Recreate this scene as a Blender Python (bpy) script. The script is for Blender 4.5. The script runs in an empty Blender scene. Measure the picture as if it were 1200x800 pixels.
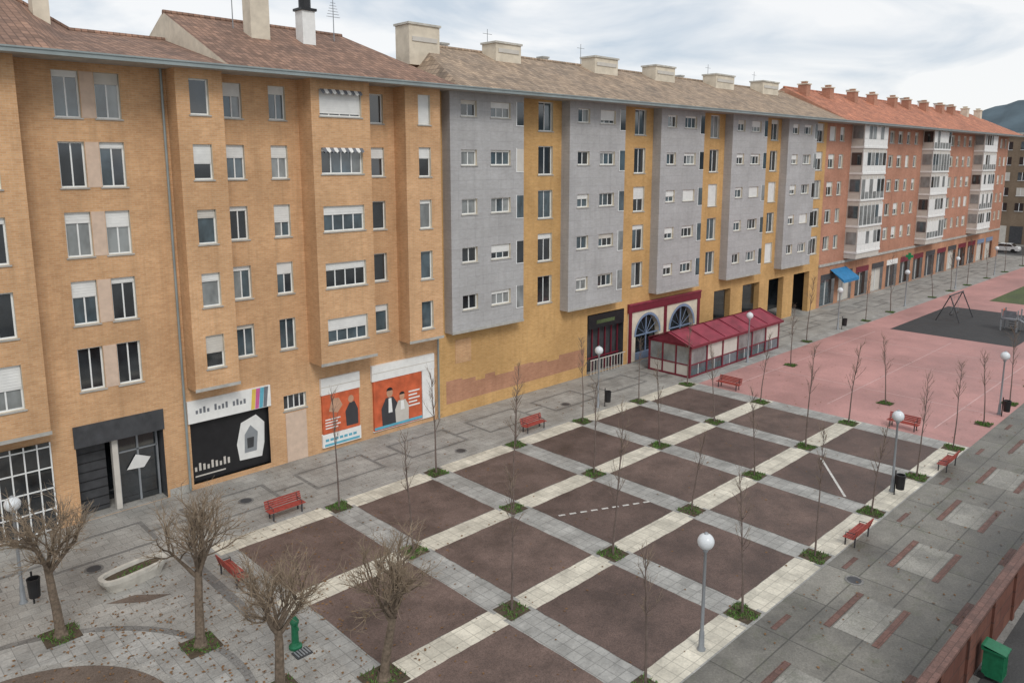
import bpy, math, random
from mathutils import Vector, Matrix
R = random.Random(7)
sc = bpy.context.scene
col = sc.collection

# ---------------------------------------------------------------- materials
def _base(name):
    m = bpy.data.materials.new(name); m.use_nodes = True
    nt = m.node_tree; b = nt.nodes['Principled BSDF']
    return m, nt, b
def _mix(nt, fac, a, b, mode='MIX'):
    n = nt.nodes.new('ShaderNodeMix'); n.data_type = 'RGBA'; n.blend_type = mode
    for s, v in ((n.inputs[0], fac), (n.inputs[6], a), (n.inputs[7], b)):
        if hasattr(v, 'is_linked') or hasattr(v, 'links'): nt.links.new(v, s)
        elif isinstance(v, (int, float)): s.default_value = v
        else: s.default_value = (*v, 1)
    return n.outputs[2]
def _noise(nt, vec, scale, detail=4, rough=.6):
    n = nt.nodes.new('ShaderNodeTexNoise'); n.inputs['Scale'].default_value = scale
    n.inputs['Detail'].default_value = detail; n.inputs['Roughness'].default_value = rough
    nt.links.new(vec, n.inputs['Vector']); return n.outputs['Fac']
def _ramp(nt, v, lo, hi, a=0, b=1):
    n = nt.nodes.new('ShaderNodeMapRange'); n.inputs[1].default_value = lo; n.inputs[2].default_value = hi
    n.inputs[3].default_value = a; n.inputs[4].default_value = b
    nt.links.new(v, n.inputs[0]); return n.outputs[0]
def _pos(nt):
    return nt.nodes.new('ShaderNodeTexCoord').outputs['Object']
def _vmap(nt, vec, scale):
    n = nt.nodes.new('ShaderNodeMapping'); n.inputs['Scale'].default_value = scale
    nt.links.new(vec, n.inputs['Vector']); return n.outputs[0]

def plain(name, c, rough=.7, var=.12, scale=3, metal=0, spec=.4):
    m, nt, b = _base(name)
    p = _pos(nt)
    f = _noise(nt, p, scale)
    f = _ramp(nt, f, .3, .7)
    dark = tuple(x*(1-var) for x in c); lite = tuple(min(1, x*(1+var)) for x in c)
    nt.links.new(_mix(nt, f, dark, lite), b.inputs['Base Color'])
    b.inputs['Roughness'].default_value = rough; b.inputs['Metallic'].default_value = metal
    b.inputs['Specular IOR Level'].default_value = spec
    return m

def brick(name, c, c2, mortar, bw=.26, bh=.085, msize=.012, stain=.22, rough=.85, streak=.42):
    m, nt, b = _base(name)
    p = _pos(nt)
    s = nt.nodes.new('ShaderNodeSeparateXYZ'); nt.links.new(p, s.inputs[0])
    a = nt.nodes.new('ShaderNodeMath'); a.operation = 'ADD'
    nt.links.new(s.outputs[0], a.inputs[0]); nt.links.new(s.outputs[1], a.inputs[1])
    cb = nt.nodes.new('ShaderNodeCombineXYZ'); nt.links.new(a.outputs[0], cb.inputs[0]); nt.links.new(s.outputs[2], cb.inputs[1])
    t = nt.nodes.new('ShaderNodeTexBrick'); nt.links.new(cb.outputs[0], t.inputs['Vector'])
    t.inputs['Scale'].default_value = 1; t.inputs['Brick Width'].default_value = bw; t.inputs['Row Height'].default_value = bh
    t.inputs['Mortar Size'].default_value = msize; t.inputs['Mortar Smooth'].default_value = .3
    t.inputs['Color1'].default_value = (*c, 1); t.inputs['Color2'].default_value = (*c2, 1); t.inputs['Mortar'].default_value = (*mortar, 1)
    big = _ramp(nt, _noise(nt, p, .35, 5, .65), .35, .7)
    out = _mix(nt, big, (1-stain, 1-stain*1.05, 1-stain*1.1), (1.05,)*3)
    out = _mix(nt, 1.0, t.outputs['Color'], out, 'MULTIPLY')
    # brick batch variation
    v = _ramp(nt, _noise(nt, _vmap(nt, p, (1, 1, 3)), 3.2, 3, .8), .3, .7)
    out = _mix(nt, 1.0, out, _mix(nt, v, (.9, .88, .86), (1.08, 1.08, 1.08)), 'MULTIPLY')
    if streak:
        st = _ramp(nt, _noise(nt, _vmap(nt, p, (1.6, 1.6, .12)), 1.5, 5, .7), .5, .78, 0, streak)
        out = _mix(nt, st, out, tuple(x*.42 for x in c))
    nt.links.new(out, b.inputs['Base Color']); b.inputs['Roughness'].default_value = rough
    b.inputs['Specular IOR Level'].default_value = .25
    return m

def paving(name, c, bw=.6, bh=.4, joint=.55, msize=.012, var=.16, stain=.3, rough=.8, fine=14, off=.5, sc1=.5, speck=.25, moss=0):
    m, nt, b = _base(name)
    p = _pos(nt)
    t = nt.nodes.new('ShaderNodeTexBrick'); nt.links.new(p, t.inputs['Vector'])
    t.inputs['Scale'].default_value = 1; t.inputs['Brick Width'].default_value = bw; t.inputs['Row Height'].default_value = bh
    t.offset = off
    t.inputs['Mortar Size'].default_value = msize; t.inputs['Mortar Smooth'].default_value = .4
    t.inputs['Color1'].default_value = (*[x*(1-var) for x in c], 1); t.inputs['Color2'].default_value = (*[x*(1+var) for x in c], 1)
    t.inputs['Mortar'].default_value = (*[x*joint for x in c], 1)
    s1 = _ramp(nt, _noise(nt, p, sc1, 6, .7), .36, .66)
    o = _mix(nt, 1.0, t.outputs['Color'], _mix(nt, s1, (1-stain,)*3, (1.1,)*3), 'MULTIPLY')
    s3 = _ramp(nt, _noise(nt, p, sc1*4.3, 5, .7), .53, .75, 0, stain)
    o = _mix(nt, s3, o, tuple(x*.45 for x in c))
    if moss:
        s4 = _ramp(nt, _noise(nt, p, .9, 6, .75), .52, .7, 0, moss)
        o = _mix(nt, s4, o, (.085, .10, .045))
    s2 = _ramp(nt, _noise(nt, p, fine, 3, .8), .3, .7)
    o = _mix(nt, 1.0, o, _mix(nt, s2, (1-speck,)*3, (1+speck,)*3), 'MULTIPLY')
    nt.links.new(o, b.inputs['Base Color'])
    nt.links.new(_ramp(nt, s1, 0, 1, rough-.3, rough), b.inputs['Roughness'])
    bp = nt.nodes.new('ShaderNodeBump'); bp.inputs['Strength'].default_value = .25; bp.inputs['Distance'].default_value = .02
    nt.links.new(s2, bp.inputs['Height']); nt.links.new(bp.outputs[0], b.inputs['Normal'])
    b.inputs['Specular IOR Level'].default_value = .4
    return m

def glassm(name, c, rough=.06, var=.5):
    m, nt, b = _base(name)
    p = _pos(nt)
    f = _ramp(nt, _noise(nt, _vmap(nt, p, (1, 1, .6)), 1.1, 3), .35, .65)
    nt.links.new(_mix(nt, f, tuple(x*(1-var) for x in c), tuple(x*(1+var) for x in c)), b.inputs['Base Color'])
    b.inputs['Roughness'].default_value = rough; b.inputs['Specular IOR Level'].default_value = 1.0
    b.inputs['IOR'].default_value = 1.6
    return m

def rooftile(name, c, var=.3):
    m, nt, b = _base(name)
    p = _pos(nt)
    t = nt.nodes.new('ShaderNodeTexBrick'); nt.links.new(p, t.inputs['Vector'])
    t.inputs['Scale'].default_value = 1; t.inputs['Brick Width'].default_value = .26; t.inputs['Row Height'].default_value = .36
    t.inputs['Mortar Size'].default_value = .03; t.inputs['Mortar Smooth'].default_value = .8; t.offset = 0
    t.inputs['Color1'].default_value = (*[x*(1-var) for x in c], 1); t.inputs['Color2'].default_value = (*[x*(1+var) for x in c], 1)
    t.inputs['Mortar'].default_value = (*[x*.55 for x in c], 1)
    s1 = _ramp(nt, _noise(nt, p, .6, 6, .7), .35, .68)
    o = _mix(nt, 1.0, t.outputs['Color'], _mix(nt, s1, (.68, .7, .72), (1.12, 1.1, 1.05)), 'MULTIPLY')
    nt.links.new(o, b.inputs['Base Color']); b.inputs['Roughness'].default_value = .85
    bp = nt.nodes.new('ShaderNodeBump'); bp.inputs['Strength'].default_value = .5; bp.inputs['Distance'].default_value = .04
    nt.links.new(t.outputs['Fac'], bp.inputs['Height']); bp.invert = True
    nt.links.new(bp.outputs[0], b.inputs['Normal'])
    return m

M = {}
M['brick_o'] = brick('brick_ochre', (.69, .42, .225), (.60, .345, .175), (.64, .45, .29))
M['brick_y'] = brick('brick_yellow', (.66, .40, .165), (.59, .345, .13), (.60, .41, .21))
M['brick_r'] = brick('brick_red', (.53, .26, .175), (.46, .215, .14), (.48, .30, .23))
M['brick_s'] = brick('brick_stained', (.48, .24, .15), (.54, .28, .17), (.48, .29, .20), stain=.3)
M['greypanel'] = brick('grey_cladding', (.45, .45, .455), (.42, .42, .425), (.35, .35, .36), bw=1.2, bh=.54, msize=.012, stain=.12, rough=.55, streak=.25)
M['beige'] = plain('beige_render', (.60, .46, .36), .85, .1)
M['cream'] = plain('cream_render', (.64, .57, .46), .85, .16, 1.5)
M['frame'] = plain('white_frame', (.76, .77, .76), .45, .05)
M['frame_d'] = plain('dark_frame', (.05, .05, .055), .5, .1)
M['shutter'] = plain('roller_shutter', (.72, .72, .70), .6, .08, 2)
M['shutter_b'] = plain('roller_shutter_beige', (.56, .53, .48), .6, .08, 2)
M['g1'] = glassm('glass_dark', (.018, .022, .026))
M['g2'] = glassm('glass_blue', (.055, .08, .095))
M['g3'] = glassm('glass_curtain', (.22, .235, .235), .2, .35)
M['gutter'] = plain('gutter_metal', (.27, .31, .31), .5, .15, 1, .2)
M['concrete'] = plain('concrete', (.40, .39, .36), .85, .2, 2)
M['stone'] = plain('planter_stone', (.50, .48, .43), .85, .2, 3)
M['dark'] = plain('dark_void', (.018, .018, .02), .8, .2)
M['darkpanel'] = plain('dark_panel', (.055, .057, .062), .5, .25)
M['white'] = plain('white_panel', (.78, .78, .76), .5, .07)
M['black'] = plain('black_paint', (.018, .018, .02), .4, .2)
M['poster_o'] = plain('poster_orange', (.55, .12, .05), .45, .25, 2)
M['poster_b'] = plain('poster_blue', (.12, .40, .52), .5, .15)
M['poster_y'] = plain('poster_yellow', (.70, .52, .10), .5, .1)
M['poster_p'] = plain('poster_pink', (.55, .12, .30), .5, .1)
M['skin'] = plain('poster_skin', (.50, .30, .20), .5, .15)
M['maroon'] = plain('maroon_paint', (.17, .02, .035), .4, .12)
M['maroonroof'] = plain('maroon_roof', (.26, .04, .065), .45, .3, 1.5)
M['blue'] = plain('blue_awning', (.03, .20, .42), .6, .15)
M['bluegrey'] = plain('bluegrey_paint', (.20, .26, .38), .5, .1)
M['green'] = plain('green_paint', (.015, .15, .07), .4, .2, 8)
M['greensign'] = plain('green_sign', (.02, .30, .12), .5, .1)
M['red'] = plain('red_bench_wood', (.34, .065, .05), .55, .3, 6)
M['playblue'] = plain('faded_play_panel', (.16, .17, .19), .5, .2)
M['rustwall'] = brick('rust_brick_wall', (.19, .085, .062), (.15, .065, .05), (.11, .06, .05), bw=1.0, bh=.5, msize=.03, stain=.4)
M['roof_b'] = rooftile('roof_brown', (.27, .16, .115))
M['roof_t'] = rooftile('roof_tan', (.37, .275, .20))
M['roof_o'] = rooftile('roof_orange', (.50, .20, .12))
M['pole'] = plain('pole_grey', (.30, .32, .34), .45, .1, 3, .3)
M['globe'] = plain('globe_opal', (.66, .69, .71), .25, .06)
M['tire'] = plain('tire', (.02, .02, .02), .8)
M['bark'] = plain('bark', (.15, .115, .085), .9, .4, 9)
M['twig'] = plain('twig', (.24, .185, .13), .9, .35, 4)
M['ybark'] = plain('young_bark', (.15, .115, .10), .9, .3, 6)
M['grass'] = plain('grass', (.085, .17, .035), .9, .5, 5)
M['leaf'] = plain('dry_leaf', (.20, .11, .05), .9, .5, 20)
M['soil'] = plain('soil', (.08, .06, .04), .95, .3, 6)
M['hill'] = plain('hill_forest_hazed', (.075, .105, .125), 1, .35, .02)  # distance haze is put into the bluish hill colour
M['farbrick'] = brick('far_brick', (.26, .20, .145), (.23, .17, .12), (.24, .19, .14))
M['ground'] = paving('ground_concrete', (.25, .245, .23), 1.2, 1.2, .7, .02, .08, .35)
M['side'] = paving('sidewalk_slabs', (.37, .36, .335), .62, .42, .66, .014, .09, .3, fine=18)
M['prom'] = paving('promenade_concrete', (.225, .215, .19), 2.64, 1.6, .5, .03, .13, .5, off=0, sc1=.33, rough=.7, moss=.45)
M['promlt'] = paving('promenade_light', (.31, .30, .27), 1.3, .8, .7, .014, .08, .42, moss=.25)
M['redstrip'] = paving('red_strip', (.18, .10, .082), .3, .18, .6, .012, .15, .35)
M['greystrip'] = paving('grey_strip', (.22, .215, .205), .4, .2, .7, .012, .1, .3)
M['tile'] = paving('brown_court', (.150, .103, .088), 40, 40, 1, .0, .05, .5, rough=.8, fine=24, sc1=.45, speck=.42)
M['tile2'] = paving('brown_court_worn', (.170, .118, .10), 40, 40, 1, .0, .05, .45, rough=.85, fine=24, sc1=.6, speck=.42)
M['cream_b'] = paving('cream_pavers', (.66, .62, .52), .42, .5, .68, .016, .10, .3, off=0, fine=10, speck=.12, sc1=.8)
M['grey_b'] = paving('grey_pavers', (.385, .38, .36), .42, .42, .66, .016, .11, .32, off=0, fine=10, speck=.14, sc1=.8)
M['pink'] = paving('pink_court', (.50, .27, .25), 40, 40, 1, 0, .03, .26, rough=.8, fine=8, sc1=.16, speck=.1)
M['pinkline'] = paving('pink_line', (.60, .40, .38), 40, 40, 1, 0, .03, .2)
M['play'] = paving('playground_rubber', (.055, .055, .057), 40, 40, 1, 0, .03, .35, rough=.9)
M['asph'] = paving('asphalt', (.07, .07, .07), 40, 40, 1, 0, .03, .3, rough=.9)
M['lawn'] = paving('lawn', (.11, .145, .06), 40, 40, 1, 0, .1, .4, fine=6, speck=.3, rough=.95)
M['mark'] = plain('white_marking', (.55, .54, .51), .7, .3, 8)
M['sand'] = paving('round_court', (.17, .13, .105), 40, 40, 1, 0, .03, .4, rough=.9, fine=20, speck=.3)

# ---------------------------------------------------------------- mesh builder
class MB:
    def __init__(s): s.v = []; s.f = []; s.m = []; s.names = []
    def mi(s, k):
        if k not in s.names: s.names.append(k)
        return s.names.index(k)
    def poly(s, pts, k):
        n = len(s.v); s.v += [tuple(p) for p in pts]; s.f.append(tuple(range(n, n+len(pts)))); s.m.append(s.mi(k))
    def box(s, x0, x1, y0, y1, z0, z1, k):
        n = len(s.v)
        s.v += [(x, y, z) for z in (z0, z1) for y in (y0, y1) for x in (x0, x1)]
        for f in ((0,2,3,1),(4,5,7,6),(0,1,5,4),(2,6,7,3),(0,4,6,2),(1,3,7,5)):
            s.f.append(tuple(n+i for i in f)); s.m.append(s.mi(k))
    def tube(s, pts, rad, k, n=6, cap=True):
        pts = [Vector(p) for p in pts]; base = len(s.v)
        for i, p in enumerate(pts):
            d = (pts[min(i+1, len(pts)-1)]-pts[max(i-1, 0)])
            if d.length < 1e-6: d = Vector((0, 0, 1))
            d.normalize()
            a = d.cross(Vector((0, 0, 1)) if abs(d.z) < .95 else Vector((1, 0, 0))).normalized(); b = d.cross(a)
            for j in range(n):
                t = 2*math.pi*j/n; s.v.append(tuple(p+(a*math.cos(t)+b*math.sin(t))*rad[i]))
        for i in range(len(pts)-1):
            for j in range(n):
                s.f.append((base+i*n+j, base+i*n+(j+1) % n, base+(i+1)*n+(j+1) % n, base+(i+1)*n+j)); s.m.append(s.mi(k))
        if cap:
            s.f.append(tuple(base+j for j in range(n))); s.m.append(s.mi(k))
            e = base+(len(pts)-1)*n; s.f.append(tuple(e+j for j in range(n-1, -1, -1))); s.m.append(s.mi(k))
    def tube_z(s, x, y, prof, k, n=16):
        base = len(s.v)
        for (r, z) in prof:
            for j in range(n):
                t = 2*math.pi*j/n; s.v.append((x+r*math.cos(t), y+r*math.sin(t), z))
        for i in range(len(prof)-1):
            for j in range(n):
                s.f.append((base+i*n+j, base+i*n+(j+1) % n, base+(i+1)*n+(j+1) % n, base+(i+1)*n+j)); s.m.append(s.mi(k))
    def mesh(s, name):
        me = bpy.data.meshes.new(name); me.from_pydata(s.v, [], s.f)
        for k in s.names: me.materials.append(M[k])
        me.polygons.foreach_set('material_index', s.m); me.update(); return me
    def obj(s, name, parent=None, smooth=False, loc=None):
        me = s.mesh(name)
        if smooth: me.polygons.foreach_set('use_smooth', [True]*len(me.polygons))
        o = bpy.data.objects.new(name, me); col.objects.link(o)
        if parent: o.parent = parent
        if loc: o.location = loc
        return o
def empty(name, loc=(0, 0, 0)):
    e = bpy.data.objects.new(name, None); e.location = loc; e.empty_display_size = .5; col.objects.link(e); return e
def inst(name, me, loc, rz=0, s=1):
    o = bpy.data.objects.new(name, me); o.location = loc; o.rotation_euler = (0, 0, rz); o.scale = (s,)*3; col.objects.link(o); return o

# ---------------------------------------------------------------- facade with real openings
def window_fill(mb, x0, x1, z0, z1, Y, dep=.2, mull=1, sh=None, glass=None, sill=True, frame='frame'):
    yf = Y+dep
    g = glass or R.choices(['g1', 'g2', 'g3'], [5, 4, 2])[0]
    if sh is None:
        sh = R.choices([0, .14, .25, .38, .55, .75, 1.0], [4, 4, 3, 3, 2, 1, 2])[0]
    skin = R.choices(['shutter', 'shutter_b'], [5, 1])[0]
    for a, b in (((x0, z0), (x1, z0)), ((x1, z0), (x1, z1)), ((x1, z1), (x0, z1)), ((x0, z1), (x0, z0))):
        mb.poly([(a[0], Y, a[1]), (b[0], Y, b[1]), (b[0], yf, b[1]), (a[0], yf, a[1])], 'cream' if frame == 'frame' else 'frame_d')
    t = .06
    ft = yf-.05
    mb.box(x0, x0+t, ft, yf-.002, z0, z1, frame); mb.box(x1-t, x1, ft, yf-.002, z0, z1, frame)
    mb.box(x0+t, x1-t, ft, yf-.002, z0, z0+t, frame); mb.box(x0+t, x1-t, ft, yf-.002, z1-t, z1, frame)
    for i in range(mull):
        xm = x0+(x1-x0)*(i+1)/(mull+1)
        mb.box(xm-t*.45, xm+t*.45, ft-.004, yf-.004, z0+t, z1-t, frame)
    n = mull+1
    for i in range(n):
        a = x0+(x1-x0)*i/n; b = x0+(x1-x0)*(i+1)/n
        gi = g if R.random() < .75 else R.choice(['g1', 'g2', 'g3'])
        dz = R.uniform(-.02, .02); dx = R.uniform(-.006, .006)
        mb.poly([(a, yf-.025-dx, z0), (b, yf-.025+dx, z0), (b, yf-.025+dx+dz, z1), (a, yf-.025-dx+dz, z1)], gi)
    if sh > 0:
        zz = z1-(z1-z0)*sh
        mb.box(x0+.02, x1-.02, ft-.035, ft-.008, zz, z1, skin)
        k = int((z1-zz)/.11)
        for i in range(k):
            mb.box(x0+.02, x1-.02, ft-.047, ft-.033, z1-.11*i-.085, z1-.11*i-.012, skin)
    if sill:
        mb.box(x0-.06, x1+.06, Y-.05, Y+dep-.06, z0-.06, z0-.003, 'concrete')

def wall(mb, x0, x1, z0, z1, Y, ops, k):
    xs = sorted(set([x0, x1]+[o[0] for o in ops]+[o[1] for o in ops])); zs = sorted(set([z0, z1]+[o[2] for o in ops]+[o[3] for o in ops]))
    for j in range(len(zs)-1):
        za, zb = zs[j], zs[j+1]; zc = (za+zb)/2
        start = None
        for i in range(len(xs)-1):
            xc = (xs[i]+xs[i+1])/2
            ins = any(o[0] < xc < o[1] and o[2] < zc < o[3] for o in ops)
            if not ins and start is None: start = xs[i]
            if ins and start is not None:
                mb.poly([(start, Y, za), (xs[i], Y, za), (xs[i], Y, zb), (start, Y, zb)], k); start = None
        if start is not None: mb.poly([(start, Y, za), (x1, Y, za), (x1, Y, zb), (start, Y, zb)], k)
def op(xc, zc, w, h): return (xc-w/2, xc+w/2, zc-h/2, zc+h/2)
FZ = [6.4, 9.1, 11.8, 14.5, 17.15]
YF = 33.3; TOP = 18.25

def bay(wm, wn, x0, x1, z0, yb, mat, wins, ysurf=YF):
    ops = [op(*w[:4]) for w in wins]
    wall(wm, x0, x1, z0, TOP, yb, ops, mat)
    for x in (x0, x1):
        wm.poly([(x, yb, z0), (x, ysurf, z0), (x, ysurf, TOP), (x, yb, TOP)], mat)
    wm.poly([(x0, yb, z0), (x1, yb, z0), (x1, ysurf, z0), (x0, ysurf, z0)], 'concrete')
    wm.box(x0-.03, x1+.03, yb-.03, yb-.003, z0-.02, z0+.12, 'concrete')
    for w, o in zip(wins, ops):
        window_fill(wn, *o, yb, mull=w[4], sh=w[5], glass=w[6])

# ================= ochre brick building
B1 = empty('ochre_brick_apartment_building')
wm, wn = MB(), MB()
wl = []
for z in FZ:
    zz = z-.1
    for x in (8.65, 10.1): wl.append((x, zz, .92, 1.75, 1, None, None))
    for x, w, h in ((15.15, .85, 1.5), (17.25, .82, 1.5), (22.65, .8, 1.45)): wl.append((x, z, w, h, 0 if x > 20 else 1, None, None))
wl.append((17.45, 3.0, 1.2, .75, 3, 0, 'g1'))
ops = [op(*w[:4]) for w in wl]
shops = [(7.8, 11.2, .02, 4.0), (12.35, 16.05, .25, 4.05)]
wall(wm, -14, 26.4, 0, TOP, YF, ops+shops, 'brick_o')
for w, o in zip(wl, ops): window_fill(wn, *o, YF, mull=w[4], sh=w[5], glass=w[6])
for z in FZ: wm.box(9.13, 9.62, YF-.012, YF+.1, z-.97, z+.77, 'beige')
w0 = []
for z in FZ:
    w0 += [(5.5, z-.1, 1.1, 1.7, 1, None, None), (2.6, z-.1, 1.1, 1.7, 1, None, None), (-.5, z, 1.1, 1.5, 1, None, None)]
bay(wm, wn, -8, 6.8, 4.3, 32.3, 'brick_o', w0)
bay(wm, wn, 12.35, 14.3, 4.75, 32.3, 'brick_o', [(13.3, z, .8, 1.45, 0, None, None) for z in FZ])
csh = [.9, .3, .35, .14, .5]; R.shuffle(csh)
bay(wm, wn, 18.3, 21.45, 4.8, 32.1, 'brick_o', [(19.85, z+.05, 2.25, 1.2, 3, csh[i], None) for i, z in enumerate(FZ)])
bay(wm, wn, 23.7, 25.95, 5.0, 32.3, 'brick_o', [(24.9, z, .78, 1.5, 0, None, None) for z in FZ])
# scalloped awning over two of the wide windows
for z in (FZ[3], FZ[4]):
    for i in range(11):
        x = 18.75+i*.2
        wn.poly([(x, 32.06, z+.66), (x+.2, 32.06, z+.66), (x+.2, 31.9, z+.5), (x+.1, 31.9, z+.42), (x, 31.9, z+.5)], 'shutter' if i % 2 else 'playblue')
wm.obj('walls', B1); wn.obj('windows', B1)
# ground floor
g = MB()
ea, eb = 7.8, 11.2
for x in (ea, eb): g.poly([(x, YF, .02), (x, YF+1.6, .02), (x, YF+1.6, 4), (x, YF, 4)], 'darkpanel')
g.poly([(ea, YF, 4), (eb, YF, 4), (eb, YF+1.6, 4), (ea, YF+1.6, 4)], 'darkpanel')
g.poly([(ea, YF+1.6, 0), (eb, YF+1.6, 0), (eb, YF+1.6, 4), (ea, YF+1.6, 4)], 'g1')
g.box(ea-.05, eb+.05, YF-.05, YF+.1, 3.15, 4.05, 'darkpanel')
g.box(9.2, 9.42, YF+.25, YF+.5, .02, 3.15, 'shutter_b')
g.box(ea+.05, 9.05, YF+.7, YF+.75, .05, 3.1, 'darkpanel')
for i in range(7): g.box(ea+.05, 9.05, YF+.68, YF+.7, .4*i+.2, .4*i+.24, 'black')
for x in (9.5, 10.3, 11.1): g.box(x-.04, x+.04, YF+.6, YF+.68, .02, 3.12, 'pole')
g.box(9.5, 11.1, YF+.6, YF+.68, 2.3, 2.36, 'pole')
g.poly([(9.5, YF+.66, .05), (11.1, YF+.66, .05), (11.1, YF+.66, 3.1), (9.5, YF+.66, 3.1)], 'g1')
g.poly([(9.8, YF+.59, 1.5), (10.5, YF+.59, 1.45), (10.8, YF+.59, 1.85), (10.2, YF+.59, 2.1)], 'shutter')
sx0, sx1 = 12.35, 16.05
g.poly([(sx0, YF+.2, .25), (sx1, YF+.2, .25), (sx1, YF+.2, 4.05), (sx0, YF+.2, 4.05)], 'black')
for x in (sx0, sx1): g.poly([(x, YF, .25), (x, YF, 4.05), (x, YF+.2, 4.05), (x, YF+.2, .25)], 'black')
g.box(sx0-.1, sx1+.1, YF-.1, YF+.05, 3.1, 4.12, 'white')
for i, k in enumerate(('poster_y', 'poster_p', 'poster_b', 'playblue')):
    x = 15.15+i*.2
    g.poly([(x, YF-.104, 3.12), (x+.18, YF-.104, 3.12), (x+.3, YF-.104, 4.08), (x+.1, YF-.104, 4.08)], k)
for i in range(14):
    x = 12.6+i*.17
    if i not in (4, 9): g.box(x, x+.1, YF-.108, YF-.099, 3.5, 3.66+.06*((i*7) % 3), 'playblue')
g.poly([(14.6, YF+.19, .7), (15.7, YF+.19, .65), (15.85, YF+.19, 1.3), (15.9, YF+.19, 2.3), (15.5, YF+.19, 2.75), (14.75, YF+.19, 2.5), (14.5, YF+.19, 1.5)], 'shutter')
g.poly([(14.85, YF+.185, 1.0), (15.45, YF+.185, 1.0), (15.55, YF+.185, 1.9), (15.2, YF+.185, 2.3), (14.9, YF+.185, 1.9)], 'pole')
g.poly([(15.0, YF+.18, 1.2), (15.3, YF+.18, 1.2), (15.35, YF+.18, 1.7), (15.0, YF+.18, 1.7)], 'darkpanel')
for i in range(9): g.box(12.5+i*.19, 12.6+i*.19, YF+.175, YF+.19, .75, .95+.08*((i*5) % 3), 'shutter_b')
g.box(12.5, 13.9, YF+.175, YF+.19, .48, .54, 'shutter_b')
g.box(16.9, 18.0, YF-.03, YF+.05, .02, 2.5, 'beige')
def poster(x0, x1, z0, z1):
    g.box(x0, x1, YF-.12, YF+.03, z0, z1, 'poster_o')
    g.box(x0-.04, x1+.04, YF-.09, YF+.035, z0-.05, z0, 'white')
poster(18.85, 21.0, .95, 3.0)
g.box(18.8, 21.05, YF-.15, YF+.03, 3.0, 3.85, 'white'); g.box(18.8, 21.05, YF-.155, YF-.15, 3.38, 3.42, 'shutter_b')
g.box(18.8, 21.05, YF-.13, YF+.03, .25, .93, 'white')
for i in range(7): g.box(18.95+i*.27, 19.15+i*.27, YF-.136, YF-.13, .55, .68, 'poster_b')
g.box(18.9, 20.95, YF-.136, YF-.13, .3, .42, 'poster_b')
py = YF-.126
for i in range(4): g.box(18.98, 19.7+.15*(i % 2), py, py+.006, 1.2+.15*i, 1.26+.15*i, 'white')
g.poly([(19.2, py, 2.1), (19.7, py, 1.95), (20.0, py, 2.3), (19.8, py, 2.7), (19.4, py, 2.75)], 'skin')
g.poly([(20.2, py, 1.1), (20.9, py, 1.1), (20.9, py, 1.9), (20.7, py, 2.35), (20.4, py, 2.3), (20.15, py, 1.9)], 'frame_d')
g.poly([(20.5+.17*math.cos(t*math.pi/5), py-.003, 2.5+.2*math.sin(t*math.pi/5)) for t in range(10)], 'skin')
g.box(21.8, 25.95, YF-.15, YF+.03, 3.1, 3.95, 'white'); g.box(21.8, 25.95, YF-.155, YF-.15, 3.5, 3.54, 'shutter_b')
g.box(25.1, 25.95, YF-.12, YF+.03, .3, 3.1, 'white')
poster(21.9, 25.05, .35, 3.1)
for px, s_ in ((22.9, 1), (23.7, .85)):
    q = py-.002*(px > 23)
    g.poly([(px-.5*s_, q, .5), (px+.5*s_, q, .5), (px+.52*s_, q, 1.6*s_), (px+.22, q, 2.05*s_), (px-.25, q, 2.05*s_), (px-.55*s_, q, 1.5*s_)], 'frame_d' if s_ == 1 else 'shutter_b')
    g.poly([(px-.1, q-.004, 1.2), (px+.16, q-.004, 1.2), (px+.1, q-.004, 2.0*s_), (px-.08, q-.004, 2.0*s_)], 'white')
    g.poly([(px+.2*s_*math.cos(t*math.pi/6), q-.006, 2.3*s_+.26*s_*math.sin(t*math.pi/6)) for t in range(12)], 'skin')
    g.poly([(px+.21*s_*math.cos(t*math.pi/6), q-.008, 2.42*s_+.18*s_*math.sin(t*math.pi/6)) for t in range(7)], 'black')
for i in range(5): g.box(24.15, 24.9-.18*(i % 2), py-.003, py+.004, 1.25+.2*i, 1.33+.2*i, 'white')
g.box(21.9, 25.05, py-.005, py+.004, .4, .55, 'poster_b')
g.box(4.2, 6.9, YF-.06, YF-.02, .05, 3.7, 'g1')
for i in range(7): g.box(4.2+i*.45-.025, 4.2+i*.45+.025, YF-.1, YF-.062, .05, 3.7, 'frame')
for i in range(5): g.box(4.2, 6.9, YF-.096, YF-.064, .1+i*.85, .15+i*.85, 'frame')
g.box(-14, 4.1, YF-.03, YF-.005, 0, .35, 'concrete'); g.box(11.3, 12.2, YF-.03, YF-.005, 0, .35, 'concrete')
g.obj('shopfronts', B1)
pp = MB()
pp.tube([(12.15, YF-.1, TOP), (12.15, YF-.1, .1)], [.055, .055], 'gutter', 8)
pp.tube([(26.2, YF-.2, TOP), (26.2, YF-.2, .1)], [.055, .055], 'gutter', 8)
pp.obj('downpipes', B1)

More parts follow.
